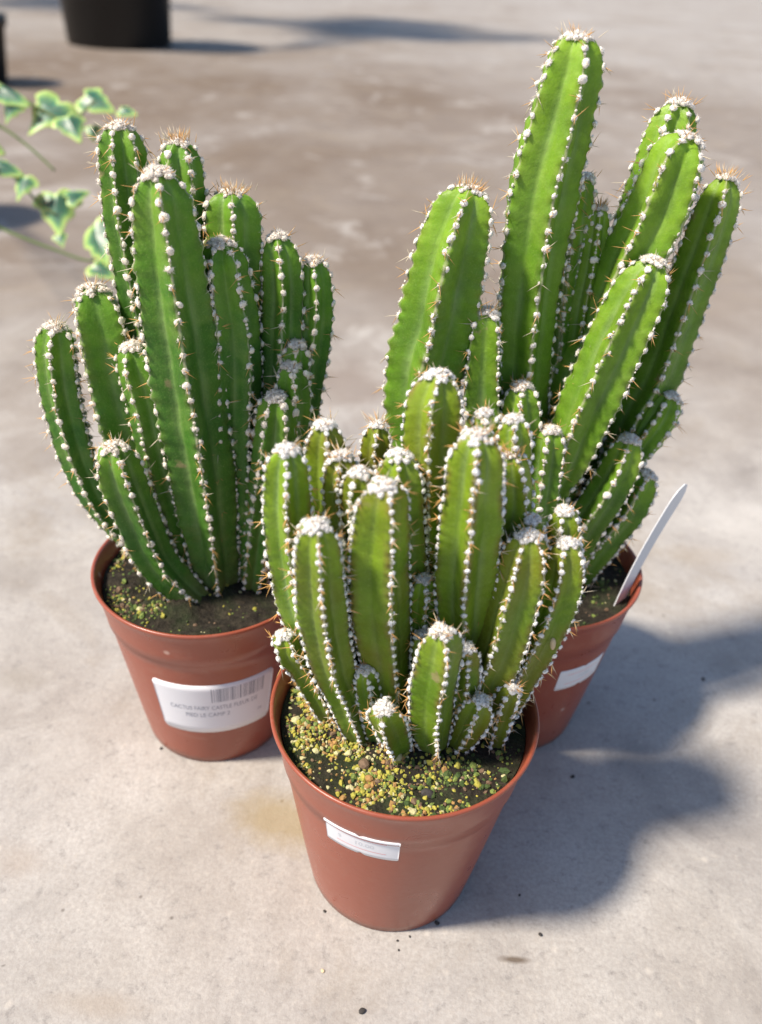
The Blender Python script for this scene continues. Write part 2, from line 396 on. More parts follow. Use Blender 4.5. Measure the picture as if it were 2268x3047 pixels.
def sticker(name, root, az0, zc, w, h, extra, tilt=0.0, notch=False, corner=.12, off=.012):
    mb = MB(); nu, nv = 48, 8; V = []; F = []
    def pt(u, v, o):
        return wrap(u*math.cos(tilt)-v*math.sin(tilt), zc+u*math.sin(tilt)+v*math.cos(tilt), az0, o)
    def edge(u):
        e = h/2
        du = abs(u)-(w/2-corner)
        if du > 0: e -= corner-math.sqrt(max(0, corner**2-du**2))
        return e
    for o in (off, 0.0):
        for i in range(nu+1):
            u = -w/2+w*i/nu; e = edge(u)
            for j in range(nv+1):
                v = -e+2*e*j/nv
                if notch and abs(u) < .11*w/2:
                    k = (1-abs(u)/(.11*w/2))*.07*h
                    v = max(-e+k, min(e-k*.9, v))
                V.append(pt(u, v, o))
    S = (nu+1)*(nv+1); q = nv+1
    for i in range(nu):
        for j in range(nv):
            a = i*q+j; F.append((a, a+q, a+q+1, a+1)); F.append((S+a+1, S+a+q+1, S+a+q, S+a))
        a = i*q; F.append((S+a, S+a+q, a+q, a)); a = i*q+nv; F.append((a, a+q, S+a+q, S+a))
    for i in (0, nu):
        for j in range(nv):
            a = i*q+j; F.append((a+1, S+a+1, S+a, a) if i else (a, S+a, S+a+1, a+1))
    mb.add(V, F, 0)
    def bar(u0, u1, v0, v1, m, o):
        n = max(2, int((u1-u0)/.15)); V = []
        for i in range(n+1):
            u = u0+(u1-u0)*i/n; V += [pt(u, v0, o), pt(u, v1, o)]
        mb.add(V, [(2*i, 2*i+2, 2*i+3, 2*i+1) for i in range(n)], m)
    def text(s, u, v, size, m, o, sx=1.0):
        cu = bpy.data.curves.new('t', 'FONT'); cu.body = s; cu.size = 1.0; cu.align_x = 'CENTER'; cu.align_y = 'CENTER'; cu.resolution_u = 3
        ob = bpy.data.objects.new('t', cu); COL.objects.link(ob)
        dg = bpy.context.evaluated_depsgraph_get(); me = ob.evaluated_get(dg).to_mesh()
        vv = [pt(u+p.co.x*size*sx, v+p.co.y*size, o) for p in me.vertices]
        mb.add(vv, [tuple(p.vertices) for p in me.polygons], m)
        ob.evaluated_get(dg).to_mesh_clear(); bpy.data.objects.remove(ob); bpy.data.curves.remove(cu)
    extra(bar, text, off)
    return link(name, mb.mesh(name, [M_PAPER, M_PINK, M_INK, M_INKF]), root)

# ------------------------------------------------------------------ wool and spines
def hair(mb, p, d, ln, r, mat, bend=None):
    x, y, z = frame(d); V = []; 
    mid = p+z*ln*.5+(bend if bend is not None else 0)*.3; tip = p+z*ln+(bend if bend is not None else 0)
    for q, rr in ((p, r), (mid, r*.75)):
        for k in range(3):
            a = 2.094*k; V.append(q+rr*(x*math.cos(a)+y*math.sin(a)))
    V.append(tip)
    mb.add(V, [(0, 1, 4, 3), (1, 2, 5, 4), (2, 0, 3, 5), (3, 4, 6), (4, 5, 6), (5, 3, 6)], mat)
def tuft_data(ic, nh, flat=.72):
    mb = MB(); v, f = lumpy(ic, .42, 14, .42)
    v = v*np.array([1, 1, flat])*rng.uniform(.85, 1.1); v[:, 2] += .12
    mb.add(v, f, 0)
    for _ in range(nh):
        d = rng.normal(size=3); d[2] = abs(d[2])*.7+.05; d = unit(d)
        hair(mb, d*np.array([.8, .8, .55]), unit(d+rng.normal(0, .6, 3)), rng.uniform(.35, .95), .085, 0, rng.normal(0, .2, 3))
    return mb
TUFT_HI = [tuft_data(ICO2, 34, rng.uniform(.6, .85)) for _ in range(10)]
TUFT_LO = [tuft_data(ICO1, 10, rng.uniform(.6, .85)) for _ in range(8)]
TUFT_CROWN = [tuft_data(ICO1, 44, .8) for _ in range(6)]
def put_tuft(mb, t, p, nrm, s, mat=0, t_=None):
    x, y, z = frame(nrm); a = random.random()*6.28
    Rm = np.stack([x*math.cos(a)+y*math.sin(a), -x*math.sin(a)+y*math.cos(a), z])
    mb.add(np.concatenate(t.v)*s@Rm+p, t.f, mat)

# ------------------------------------------------------------------ one stem
def profile(phi, n):
    a = (phi+math.pi/n) % (2*math.pi/n)-math.pi/n
    x = np.abs(a)/(math.pi/n)
    rp = math.cos(math.pi/n)/np.cos(math.pi/n-np.abs(a))
    v = {4: .15, 5: .225, 6: .26}[n]
    r = rp*(1-v*np.sin(np.pi*x/2)**2)
    r = r*(1-.02*np.exp(-(x/.06)**2)-.05*np.exp(-((1-x)/.10)**2))   # rounded crest, creased valley
    return r, 1-x
class Stem: pass
def make_stem(root, org, base, dyt, pts, hws, n=5, u=0.0, sp_=.45, tone=0.0, blunt=2.2, mats=None, ysp=None):
    """base=(px, y, z) or a full (px,py,y) ; pts=[(px,py)...] bottom to tip, hws = half widths in picture px."""
    bx, by, bz = base
    P = [on_soil(bx, by, bz)]
    dl = np.hypot(np.diff([p[0] for p in pts]), np.diff([p[1] for p in pts])); cum = np.concatenate([[0], np.cumsum(dl)])
    tot = cum[-1]+60
    for (px, py), c in zip(pts, cum):
        P.append(aty(px, py, by+(dyt-by)*(c+60)/tot))
    P = np.array(P)
    Rw = np.array([hws[0]/FPX*pdist(P[0])]+[h/FPX*pdist(p) for h, p in zip(hws[1:], P[1:])])
    C = catmull(P, 200)
    par = np.linspace(0, len(P)-1, 200)
    Rr = np.interp(par, np.arange(len(P)), Rw)
    k = np.ones(21)/21; Rr = np.convolve(np.pad(Rr, 10, mode='edge'), k, 'valid')
    s = np.concatenate([[0], np.cumsum(np.linalg.norm(np.diff(C, axis=0), axis=1))]); L = s[-1]
    # rib phase: u is where a rib shows across the stem as seen in the photograph
    mid = 110
    T = unit(C[mid+5]-C[mid-5]); c0 = CAM-C[mid]; c0 = unit(c0-T*(c0@T)); side = np.cross(T, c0)
    if side@RT < 0: side = -side
    ph0 = math.asin(max(-1, min(1, u)))
    tst = np.linspace(0, 2*math.pi, 361); rr, _ = profile(tst-ph0, n); ext = (rr*np.sin(tst)); fac = 2/(ext.max()-ext.min())
    Rr = Rr*fac
    d = min((1.22 if blunt < 2.5 else 1.0)*Rr[-1], L*.5)
    step = min(.11, sp_/5.0)
    m1 = max(10, int((L-d)/step)); th = np.linspace(0, math.pi/2, 14)
    S = np.concatenate([np.linspace(0, L-d, m1, endpoint=False), L-d+d*np.sin(th)])
    S = S[S < L-1e-4]; S = np.append(S, L-1e-3*d)
    def axis(sv): return np.stack([np.interp(sv, s, C[:, i]) for i in range(3)], -1)
    def spl(sv):                                   # local areole spacing
        x = sv/L; return sp_*(.62+.38*np.clip(x/.3, 0, 1))*(1-.50*np.clip((sv-(L-2.4*Rr[-1]))/(2.4*Rr[-1]), 0, 1))
    sg = np.linspace(0, L, 600); Phi = np.concatenate([[0], np.cumsum(.5*(1/spl(sg[1:])+1/spl(sg[:-1]))*np.diff(sg))])
    dome = lambda sv: np.where(sv < L-d, 1.0, np.clip(1-np.clip((sv-(L-d))/d, 0, 1)**blunt, 0, 1)**(1/blunt))
    base_f = lambda sv: .80+.20*np.clip(sv/(.8), 0, 1)
    na = n*12; phi = np.arange(na)*2*math.pi/na
    prof, crest = profile(phi, n)
    offs = np.array([(.5*(i % 2)+.17*i) % 1 for i in range(n)])
    ribi = (np.round(phi/(2*math.pi/n)).astype(int)) % n
    wob = rng.uniform(0, 6.28, 3)
    A = axis(S); Tn = np.gradient(A, axis=0); Tn /= np.linalg.norm(Tn, axis=1)[:, None]
    Rs = np.interp(S, s, Rr)*dome(S)*base_f(S); ph = np.interp(S, sg, Phi)
    V = np.zeros((len(S), na, 3)); cw = crest**5
    def frames(t):
        c = c0-t*(c0@t); c = unit(c); sd = np.cross(t, c)
        if sd@RT < 0: sd = -sd
        return c, sd
    for i in range(len(S)):
        c, sd = frames(Tn[i])
        cren = np.cos(2*math.pi*(ph[i]-offs[ribi]))
        w = 1+.03*np.sin(S[i]*1.1+wob[0]+2*phi)+.018*np.sin(S[i]*2.7+wob[1])
        face = 1-cw
        und = face*(.006*np.sin(2*math.pi*ph[i]+wob[2]+ribi*1.7)+.010*np.sin(2*math.pi*ph[i]*.37+ribi*2.3+wob[0]))
        r = Rs[i]*prof*w*(1+.05*cw*cren+und)
        an = phi+ph0
        V[i] = A[i]+r[:, None]*(np.sin(an)[:, None]*sd+np.cos(an)[:, None]*c)
    mb = MB(); nr = len(S)
    F = [(i*na+k, i*na+(k+1) % na, (i+1)*na+(k+1) % na, (i+1)*na+k) for i in range(nr-1) for k in range(na)]
    # orientation: make sure faces look outward
    VV = V.reshape(-1, 3)
    f0 = F[na*3]; nn = np.cross(VV[f0[1]]-VV[f0[0]], VV[f0[2]]-VV[f0[0]])
    if nn@(VV[f0[0]]-A[3]) < 0: F = [f[::-1] for f in F]
    F.append(tuple((nr-1)*na+k for k in range(na))); F.append(tuple(range(na)))
    mb.add(VV, F, 0)
    me = mb.mesh('stem', [mats['skin']], org)
    for nm, arr in (('along', np.repeat(S/L, na)), ('crest', np.tile(crest, nr)), ('tone', np.full(nr*na, tone)), ('blush', np.full(nr*na, mats['blush']*rng.uniform(0, 1)))):
        at = me.attributes.new(nm, 'FLOAT', 'POINT'); at.data.foreach_set('value', arr.astype(np.float32))
    st = Stem(); st.obj = link('stem', me, root); st.V = VV; st.F = F; st.L = L; st.org = org
    # areole seats
    st.are = []
    for i in range(n):
        for kx in range(int(Phi[-1])+1):
            p_ = kx+offs[i]
            sv = float(np.interp(p_, Phi, sg)) if p_ < Phi[-1] else L
            if sv < .25 or sv > L-.10*d: continue
            a0 = axis(np.array([sv]))[0]; t = unit(axis(np.array([min(L, sv+.05)]))[0]-axis(np.array([max(0, sv-.05)]))[0])
            c, sd = frames(t); an = i*2*math.pi/n+ph0+rng.normal(0, .03)
            dr = math.sin(an)*sd+math.cos(an)*c
            R0 = float(np.interp(sv, s, Rr)*dome(np.array([sv]))[0]*base_f(np.array([sv]))[0])
            dR = (float(np.interp(min(L, sv+.05), s, Rr)*dome(np.array([min(L, sv+.05)]))[0])-float(np.interp(sv, s, Rr)*dome(np.array([sv]))[0]))/.05
            nrm = unit(dr-t*max(-6, dR))
            st.are.append((a0+dr*R0*.965, nrm, t, sv/L))
    st.tip = A[-1]; st.T = Tn[-1]; st.Rt = float(np.interp(L-d, s, Rr)); st.d = d
    return st
def crown(st, mats, ts, kind='wool', amount=1.0):
    mb = MB(); x, y, z = frame(st.T)
    nt = int(34*amount)
    for k in range(nt):
        q = math.sqrt((k+.5)/nt)*.46*st.Rt*min(1.0, .6+.4*amount); a = k*2.4+rng.normal(0, .3)
        drop = st.d*(1-math.sqrt(max(0, 1-(q/st.Rt/.80)**2)))
        p = st.tip+x*q*math.cos(a)+y*q*math.sin(a)-z*drop+z*ts*rng.uniform(0, .55)
        put_tuft(mb, TUFT_CROWN[rng.integers(6)], p-np.asarray(st.org), unit(z+(x*math.cos(a)+y*math.sin(a))*q/st.Rt), ts*rng.uniform(.75, 1.2), 0)
    ns = {'wool': 10, 'spiky': 60, 'some': 24}[kind]
    for k in range(ns):
        a = rng.uniform(0, 6.28); q = abs(rng.normal(0, .3))*st.Rt
        p = st.tip+x*q*math.cos(a)+y*q*math.sin(a)-np.asarray(st.org)
        dd = unit(z*rng.uniform(.4, 1.2)+(x*math.cos(a)+y*math.sin(a))*rng.uniform(.3, 1.0)*(.7 if kind == 'spiky' else 1.3))
        hair(mb, p, dd, rng.uniform(.25, .58) if kind != 'wool' else rng.uniform(.2, .42), .016, 1 if rng.random() < (.62 if kind != 'wool' else .5) else 2, rng.normal(0, .03, 3))
    me = mb.mesh('crown_wool', [mats['wool'], M_SPINE, M_SPINE2])
    return link('crown_wool', me, st.obj)
def spines(st, mats, prob, ln, sub=None):
    mb = MB()
    for (p, nrm, t, x) in st.are:
        if rng.random() > prob: continue
        for _ in range(rng.integers(2, 5)):
            d = unit(nrm*rng.uniform(.5, 1)+rng.normal(0, .55, 3)-t*rng.uniform(-.1, .6))
            hair(mb, p+nrm*.06-np.asarray(st.org), d, ln*rng.uniform(.45, 1.3), .017, 0 if rng.random() < .68 else 1, rng.normal(0, .02, 3))
    if mb.n: return link('spines', mb.mesh('spines', [M_SPINE, M_SPINE2]), st.obj, 'stuff')

TUFT_MESH = {}
def areoles(root, org, stems, mats, ts, wname):
    if wname not in TUFT_MESH:
        TUFT_MESH[wname] = [t.mesh('areole', [mats['wool']]) for t in TUFT_HI]
    meshes = TUFT_MESH[wname]
    V = []; F = []; n0 = 0
    for st in ALL_STEMS:
        V.append(st.V); F += [tuple(i+n0 for i in f) for f in st.F if len(f) == 4]; n0 += len(st.V)
    if not BVH: BVH.append(BVHTree.FromPolygons(np.concatenate(V).tolist(), F))
    cand = []
    for st in stems:
        for (p, nrm, t, x) in st.are:
            s = ts*rng.uniform(.78, 1.10)*(.72+.28*min(1, x/.25))
            dv = CAM-p; dist = np.linalg.norm(dv); dv = dv/dist
            q = p+nrm*.16
            vis = BVH[0].ray_cast(Vector(q), Vector(dv), dist)[0] is None
            cand.append((vis, s/dist*(.4+.6*max(0, nrm@dv)), st, p, nrm, s))
    cand.sort(key=lambda c: (-c[0], -c[1]))
    mb = MB()
    for i, (vis, _, st, p, nrm, s) in enumerate(cand):
        if i < 300:
            o = bpy.data.objects.new('areole', meshes[i % len(meshes)]); COL.objects.link(o); o.parent = st.obj
            x, y, z = frame(nrm); a = random.random()*6.28
            x, y = x*math.cos(a)+y*math.sin(a), -x*math.sin(a)+y*math.cos(a)
            x = x*rng.uniform(.82, 1.15); y = y*rng.uniform(.82, 1.15); z = z*.85
            o.matrix_local = Matrix(((x[0]*s, y[0]*s, z[0]*s, (p[0]-org[0])*SC), (x[1]*s, y[1]*s, z[1]*s, (p[1]-org[1])*SC), (x[2]*s, y[2]*s, z[2]*s, (p[2]-org[2])*SC), (0, 0, 0, 1)))
        else:
            put_tuft(mb, (TUFT_LO if not vis else TUFT_HI)[rng.integers(8)], p-np.asarray(org), nrm, s)
    for st in stems:                              # threads of wool between the areoles
        for a, b in zip(st.are[:-1], st.are[1:]):
            if np.linalg.norm(a[0]-b[0]) > ts*9: continue
            for k in range(rng.integers(0, 3)):
                t = rng.uniform(.25, .75); q = a[0]*(1-t)+b[0]*t
                put_tuft(mb, TUFT_LO[rng.integers(8)], q-np.asarray(org), unit(a[1]+b[1]), ts*rng.uniform(.28, .5))
    link('areoles', mb.mesh('areoles', [mats['wool']]), root, 'stuff')
ALL_STEMS = []; BVH = []

# ------------------------------------------------------------------ the three potted cacti
PF = (1.43, 23.05, 0); PL = (-8.03, 31.2, 0); PR = (7.63, 33.19, 0)
rootF = thing('potted_cactus', PF, 'short clump of stubby cactus stems in the front brown pot with a small price sticker', 'potted cactus', 'potted cacti on the concrete floor')
rootL = thing('potted_cactus', PL, 'cactus with slender dark green stems in the brown pot with a barcode label', 'potted cactus', 'potted cacti on the concrete floor')
rootR = thing('potted_cactus', PR, 'tallest cactus, leaning bright green stems in the pot with a white plant tag', 'potted cactus', 'potted cacti on the concrete floor')
MF = {'skin': M_SKIN_F, 'wool': M_WOOL_F, 'blush': .75}; ML = {'skin': M_SKIN_L, 'wool': M_WOOL_L, 'blush': .12}; MR = {'skin': M_SKIN_R, 'wool': M_WOOL_R, 'blush': .15}

def potful(root, P, seed, slope=0.0):
    pot = build_pot(root, P); soil, hz = build_soil(root, seed, slope)
    return pot, soil, hz
potF, soilF, hzF = potful(rootF, PF, 3)
potL, soilL, hzL = potful(rootL, PL, 4)
potR, soilR, hzR = potful(rootR, PR, 5)

# rows: base px, base dy, tip dy, [(px,py)...], [half widths: base, then each point], ribs, u, tone, crown, blunt
F_ROWS = [
 (1165, -.6, -2.0, [(1152, 1985), (1132, 1800), (1130, 1640), (1140, 1440)], [40, 70, 92, 92, 76], 4, .33, .35, 'wool', 2.2),
 (1330, .2, -.9, [(1375, 1900), (1385, 1730), (1403, 1530), (1424, 1290)], [50, 68, 91, 93, 80], 5, .03, .45, 'some', 2.4),
 (1400, .9, .7, [(1480, 1750), (1530, 1500), (1522, 1350)], [45, 58, 55, 46], 5, -.5, .35, 'spiky', 2.2),
 (1010, .2, -.8, [(905, 1830), (868, 1640), (856, 1500), (853, 1335)], [45, 64, 73, 73, 62], 5, -.1, .45, 'wool', 2.2),
 (1075, -.9, -2.6, [(1020, 2050), (990, 1975), (955, 1790), (940, 1560)], [45, 54, 66, 77, 66], 5, -.05, .25, 'wool', 2.2),
 (985, -.2, -.6, [(900, 1990), (862, 1940), (843, 1885)], [32, 42, 45, 38], 5, 0, .15, 'wool', 2.2),
 (1030, 1.0, 1.0, [(985, 1600), (970, 1400), (968, 1258)], [50, 65, 66, 54], 5, .05, .55, 'wool', 2.0),
 (1060, .5, .2, [(1040, 1700), (1015, 1450), (1016, 1350)], [45, 55, 56, 46], 6, -.2, .45, 'some', 2.2),
 (1090, .2, -.6, [(1080, 1700), (1072, 1500), (1070, 1402)], [45, 55, 56, 46], 5, -.55, .2, 'wool', 2.2),
 (1215, .7, .4, [(1205, 1700), (1187, 1450), (1190, 1350)], [50, 68, 74, 62], 5, -.1, .3, 'wool', 2.2),
 (1280, 1.5, 1.6, [(1285, 1600), (1285, 1350), (1293, 1210), (1308, 1108)], [50, 78, 86, 86, 70], 5, -.1, .6, 'wool', 2.2),
 (1400, 1.6, 1.5, [(1440, 1500), (1441, 1225)], [50, 50, 40], 5, .1, .2, 'wool', 2.2),
 (1440, 1.2, 1.1, [(1505, 1600), (1528, 1380), (1527, 1243)], [45, 54, 54, 45], 5, .15, .3, 'wool', 2.2),
 (1390, -.3, -.8, [(1455, 2010), (1490, 1930), (1530, 1800), (1562, 1680), (1574, 1590)], [40, 66, 76, 78, 72, 54], 5, -.25, .15, 'wool', 2.2),
 (1440, .5, .1, [(1545, 1750), (1585, 1542)], [40, 50, 40], 5, .2, .1, 'wool', 2.2),
 (1465, -.1, -.4, [(1545, 2010), (1590, 1930), (1640, 1830), (1677, 1720), (1688, 1612)], [40, 55, 62, 66, 64, 50], 5, 0, .2, 'wool', 2.2),
 (1500, .8, .6, [(1620, 1800), (1676, 1620), (1680, 1515)], [40, 52, 52, 44], 5, -.1, .2, 'wool', 2.2),
 (1297, -1.5, -2.6, [(1284, 2160), (1290, 2040), (1308, 1950), (1314, 1877)], [34, 58, 68, 68, 54], 4, .4, .25, 'some', 2.2),
 (1190, -1.6, -2.6, [(1168, 2182), (1152, 2140), (1140, 2105)], [34, 46, 52, 42], 4, -.5, .1, 'wool', 2.2),
 (1350, -1.3, -1.8, [(1388, 2180), (1416, 2125), (1434, 2080)], [26, 42, 50, 38], 5, .1, .05, 'wool', 2.2),
 (1290, -.4, -.7, [(1265, 2000), (1260, 1885)], [35, 42, 36], 5, 0, 0, 'wool', 2.2),
 (1060, -.3, -.7, [(1018, 1750), (1004, 1612)], [40, 44, 36], 5, .1, .1, 'wool', 2.2),
 (1120, -1.0, -1.4, [(1092, 2050), (1082, 1988)], [30, 36, 30], 5, .2, .1, 'some', 2.2),
 (1470, -.9, -1.2, [(1508, 2085), (1532, 2045)], [30, 36, 30], 5, -.2, 0, 'some', 2.2),
 (1350, -1.0, -1.5, [(1378, 2030), (1385, 1925)], [35, 46, 38], 5, .3, 0, 'wool', 2.2),
 (1230, .2, -.1, [(1250, 1850), (1262, 1720)], [40, 46, 38], 5, .3, .1, 'wool', 2.2),
 (1140, 2.0, 2.2, [(1125, 1500), (1118, 1350), (1127, 1260)], [45, 48, 46, 36], 5, -.1, .4, 'some', 2.2),
]
L_ROWS = [
 (650, -.7, -1.6, [(600, 1400), (535, 985), (500, 740), (467, 505)], [62, 100, 110, 100, 82], 5, 0, .12, 'wool', 2.0),
 (600, .9, 1.3, [(500, 1250), (423, 857), (385, 640), (355, 370)], [60, 75, 75, 76, 66], 6, -.45, .15, 'some', 2.4),
 (650, 1.0, 1.2, [(590, 1100), (550, 620), (533, 418)], [60, 68, 68, 62], 6, -.6, .3, 'spiky', 2.2),
 (690, .9, .9, [(705, 1150), (697, 770), (690, 572)], [60, 82, 84, 80], 5, 0, .3, 'spiky', 3.4),
 (690, .1, -.3, [(690, 1350), (690, 1020), (668, 840), (654, 715)], [60, 85, 90, 80, 68], 6, -.45, .05, 'wool', 2.2),
 (735, .9, 1.0, [(820, 1300), (841, 923), (838, 800), (825, 697)], [50, 62, 62, 60, 50], 5, 0, 0, 'wool', 2.2),
 (760, 1.2, 1.4, [(870, 1330), (925, 1040), (938, 870), (932, 770)], [45, 52, 55, 52, 44], 5, .1, .1, 'wool', 2.2),
 (790, .4, .3, [(860, 1250), (884, 1022)], [35, 45, 40], 5, 0, .05, 'wool', 2.2),
 (780, .1, -.2, [(850, 1350), (870, 1200), (866, 1085)], [40, 50, 54, 46], 5, .2, .05, 'wool', 2.2),
 (750, -.5, -.9, [(785, 1500), (806, 1390), (822, 1270), (824, 1172)], [45, 60, 65, 64, 56], 6, -.5, .2, 'wool', 2.2),
 (520, -.2, -.3, [(330, 1540), (245, 1390), (195, 1220), (172, 1080), (165, 966)], [35, 42, 50, 58, 58, 52], 5, -.4, .05, 'some', 2.2),
 (600, -1.6, -2.4, [(535, 1738), (456, 1649), (396, 1508), (355, 1400), (338, 1325)], [45, 54, 62, 68, 70, 62], 5, .1, .1, 'some', 2.2),
 (560, .3, .5, [(430, 1450), (345, 1180), (300, 970), (272, 852)], [50, 64, 68, 68, 56], 4, -.72, .4, 'some', 2.2),
 (600, -.5, -.8, [(500, 1450), (440, 1200), (405, 1080), (390, 1026)], [50, 60, 62, 58, 50], 5, -.6, .25, 'wool', 2.2),
]
R_ROWS = [
 (1430, -.9, -1.0, [(1270, 1250), (1310, 934), (1347, 752), (1400, 560)], [80, 116, 116, 112, 80], 5, -.12, .3, 'spiky', 2.8),
 (1550, .2, .2, [(1548, 1250), (1553, 1025), (1577, 796), (1612, 555), (1660, 373), (1700, 209), (1718, 105)], [60, 78, 84, 95, 106, 101, 88, 66], 5, .38, .35, 'some', 3.0),
 (1640, 1.4, 1.7, [(1690, 1000), (1725, 650), (1744, 524)], [45, 50, 44, 32], 5, -.3, .0, 'wool', 2.2),
 (1660, 1.0, 1.3, [(1720, 1050), (1765, 780), (1787, 620)], [40, 45, 40, 31], 5, .1, .1, 'spiky', 2.2),
 (1700, 1.9, 2.6, [(1800, 1050), (1870, 760), (1950, 520), (2005, 370), (2027, 300)], [50, 68, 74, 74, 68, 54], 6, -.35, .15, 'some', 2.2),
 (1620, .5, .6, [(1700, 1240), (1800, 1000), (1880, 800), (1965, 620), (2018, 474), (2059, 405)], [60, 84, 90, 94, 94, 86, 62], 5, -.35, .4, 'wool', 2.2),
 (1600, -1.0, -1.0, [(1650, 1480), (1690, 1370), (1745, 1225), (1803, 1097), (1892, 905), (1955, 772)], [45, 40, 68, 84, 90, 86, 60], 5, -.2, .45, 'wool', 2.2),
 (1680, 1.2, 1.8, [(1880, 1250), (1950, 1130), (2010, 970), (2075, 790), (2132, 625), (2160, 527)], [50, 66, 70, 70, 68, 64, 48], 4, .2, .15, 'spiky', 2.2),
 (1480, -1.4, -1.5, [(1440, 1250), (1441, 1040), (1450, 922)], [50, 54, 46, 34], 4, -.72, .0, 'some', 2.2),
 (1560, -1.6, -1.6, [(1550, 1350), (1549, 1230), (1552, 1144)], [50, 60, 60, 48], 5, 0, .2, 'some', 2.2),
 (1580, -2.1, -2.0, [(1612, 1480), (1632, 1330), (1638, 1274)], [45, 50, 50, 40], 5, -.1, .1, 'wool', 2.2),
 (1700, .4, .8, [(1850, 1400), (1915, 1310), (1965, 1240), (2000, 1172)], [35, 48, 50, 52, 40], 6, -.1, .2, 'wool', 2.2),
 (1650, -1.0, -1.0, [(1740, 1560), (1800, 1470), (1845, 1390), (1878, 1302)], [45, 60, 62, 58, 44], 5, .1, 0, 'wool', 2.2),
 (1690, -.6, -.4, [(1790, 1600), (1850, 1530), (1895, 1460), (1932, 1407)], [45, 60, 60, 54, 42], 5, .15, 0, 'wool', 2.2),
]
def cactus(root, P, rows, mats, sp_, ts, prob, ln):
    stems = []
    for (bx, dyb, dyt, pts, hws, n, u, tone, cr, bl) in rows:
        st = make_stem(root, P, (bx, P[1]+dyb, SOIL_Z-.25), P[1]+dyt, pts, hws, n, u, sp_*rng.uniform(.93, 1.07), tone, bl, mats)
        crown(st, mats, ts*.92, cr, 1.0 if cr != 'spiky' else .6)
        spines(st, mats, prob, ln)
        stems.append(st); ALL_STEMS.append(st)
    return stems
SF = cactus(rootF, PF, F_ROWS, MF, .445, .100, .50, .42)
SL = cactus(rootL, PL, L_ROWS, ML, .64, .132, .55, .52)
SR = cactus(rootR, PR, R_ROWS, MR, .62, .132, .55, .55)
areoles(rootF, PF, SF, MF, .100, 'F'); areoles(rootL, PL, SL, ML, .132, 'L'); areoles(rootR, PR, SR, MR, .132, 'R')

# moss and grit on the soil
def wF(x, y):
    left = 1/(1+math.exp((x-.2+.3*y)*1.3))  # right half leans to dark moss, with its shade put into the grain colours
    return (.30+.70*left, [.30+.25*left, .42-.2*left, .05+.25*left, .08+.14*left, .9*(1-left), .10+.25*(1-left)])
def wL(x, y): return (.9 if x < -1.2 else .10, [.25, .35, .05, .06, .25, .25])
def wR(x, y): return (.25, [.05, .12, .02, .08, .35, .4])
granules(rootF, 11, hzF, 5600, wF, (.020, .084))
granules(rootL, 12, hzL, 1500, wL, (.02, .075))
granules(rootR, 13, hzR, 700, wR, (.03, .09))
def chip(root, P, px, py, s, mat, name, hz):
    p = atz(px, py, SOIL_Z+.12); mb = MB(); v, f = lumpy(ICO2, .4, 10, .5)
    mb.add(v*np.array(s)*rng.uniform(.9, 1.1, 3)+np.array([p[0]-P[0], p[1]-P[1], SOIL_Z+s[2]*.6+hz(p[0]-P[0], p[1]-P[1])]), f)
    link(name, mb.mesh(name, [mat], smooth=False), root)
chip(rootF, PF, 1083, 2278, (.21, .25, .2), M_GR[5], 'bark_chip', hzF)
chip(rootF, PF, 1180, 2255, (.2, .2, .2), M_GR[3], 'pale_pebble', hzF)
chip(rootF, PF, 1272, 2352, (.24, .2, .2), plain('dark_chip', (.045, .04, .038), .8), 'bark_chip', hzF)
chip(rootF, PF, 1098, 2322, (.16, .14, .14), M_GR[2], 'bark_chip', hzF)
chip(rootF, PF, 940, 2228, (.18, .14, .13), M_GR[3], 'pale_pebble', hzF)

# stickers on the pots
def price(bar, text, off):
    bar(-.92, .92, .33, .37, 1, off+.006); bar(-.92, .92, -.37, -.33, 1, off+.006)
    text('$', -.80, 0, .30, 3, off+.007); text('10.00', .12, -.02, .34, 3, off+.007)
def price2(bar, text, off):
    bar(-.92, .92, .33, .37, 1, off+.006); bar(-.92, .92, -.37, -.33, 1, off+.006)
    text('10.00', .1, 0, .34, 3, off+.007)
def barcode(bar, text, off):
    r = np.random.default_rng(5); u = -.15
    while u < 2.35:
        w = r.choice([.03, .03, .05, .08]); bar(u, u+w, .55, 1.55, 2, off+.006); u += w+r.choice([.03, .04, .07])
    text('CACTUS FAIRY CASTLE FLEUR DE', -.05, .12, .42, 2, off+.007, .68); text('PIED LE CAMP 2', -.40, -.42, .42, 2, off+.007, .74)
    text('.00', 2.25, -.85, .25, 2, off+.007)
def pot_az(P, px, py):                       # where on the pot a picture point lies
    best = None
    for z in np.linspace(1, 9.6, 173):
        for a in np.linspace(-1.8, 1.8, 181):
            r = r_out(z); q = np.array([P[0]+r*math.sin(a), P[1]-r*math.cos(a), z]); d = q-CAM; zz = d@FW
            e = (W/2+FPX*(d@RT)/zz-px)**2+(H/2-FPX*(d@UP)/zz-py)**2
            if np.array([math.sin(a), -math.cos(a), .2])@d > 0: continue
            if best is None or e < best[0]: best = (e, a, z)
    return best[1], best[2]
a, z = pot_az(PF, 1076, 2510); sticker('price_sticker', potF, a, z, 2.75, 1.5, price, 0.0, True, .05)
a, z = pot_az(PL, 640, 2110); sticker('barcode_label', potL, a, z, 5.8, 3.7, barcode, 0.0, False, .25)
a, z = pot_az(PR, 1730, 2005); sticker('price_sticker', potR, a, z, 2.75, 1.5, price2, 0.0, True, .05)

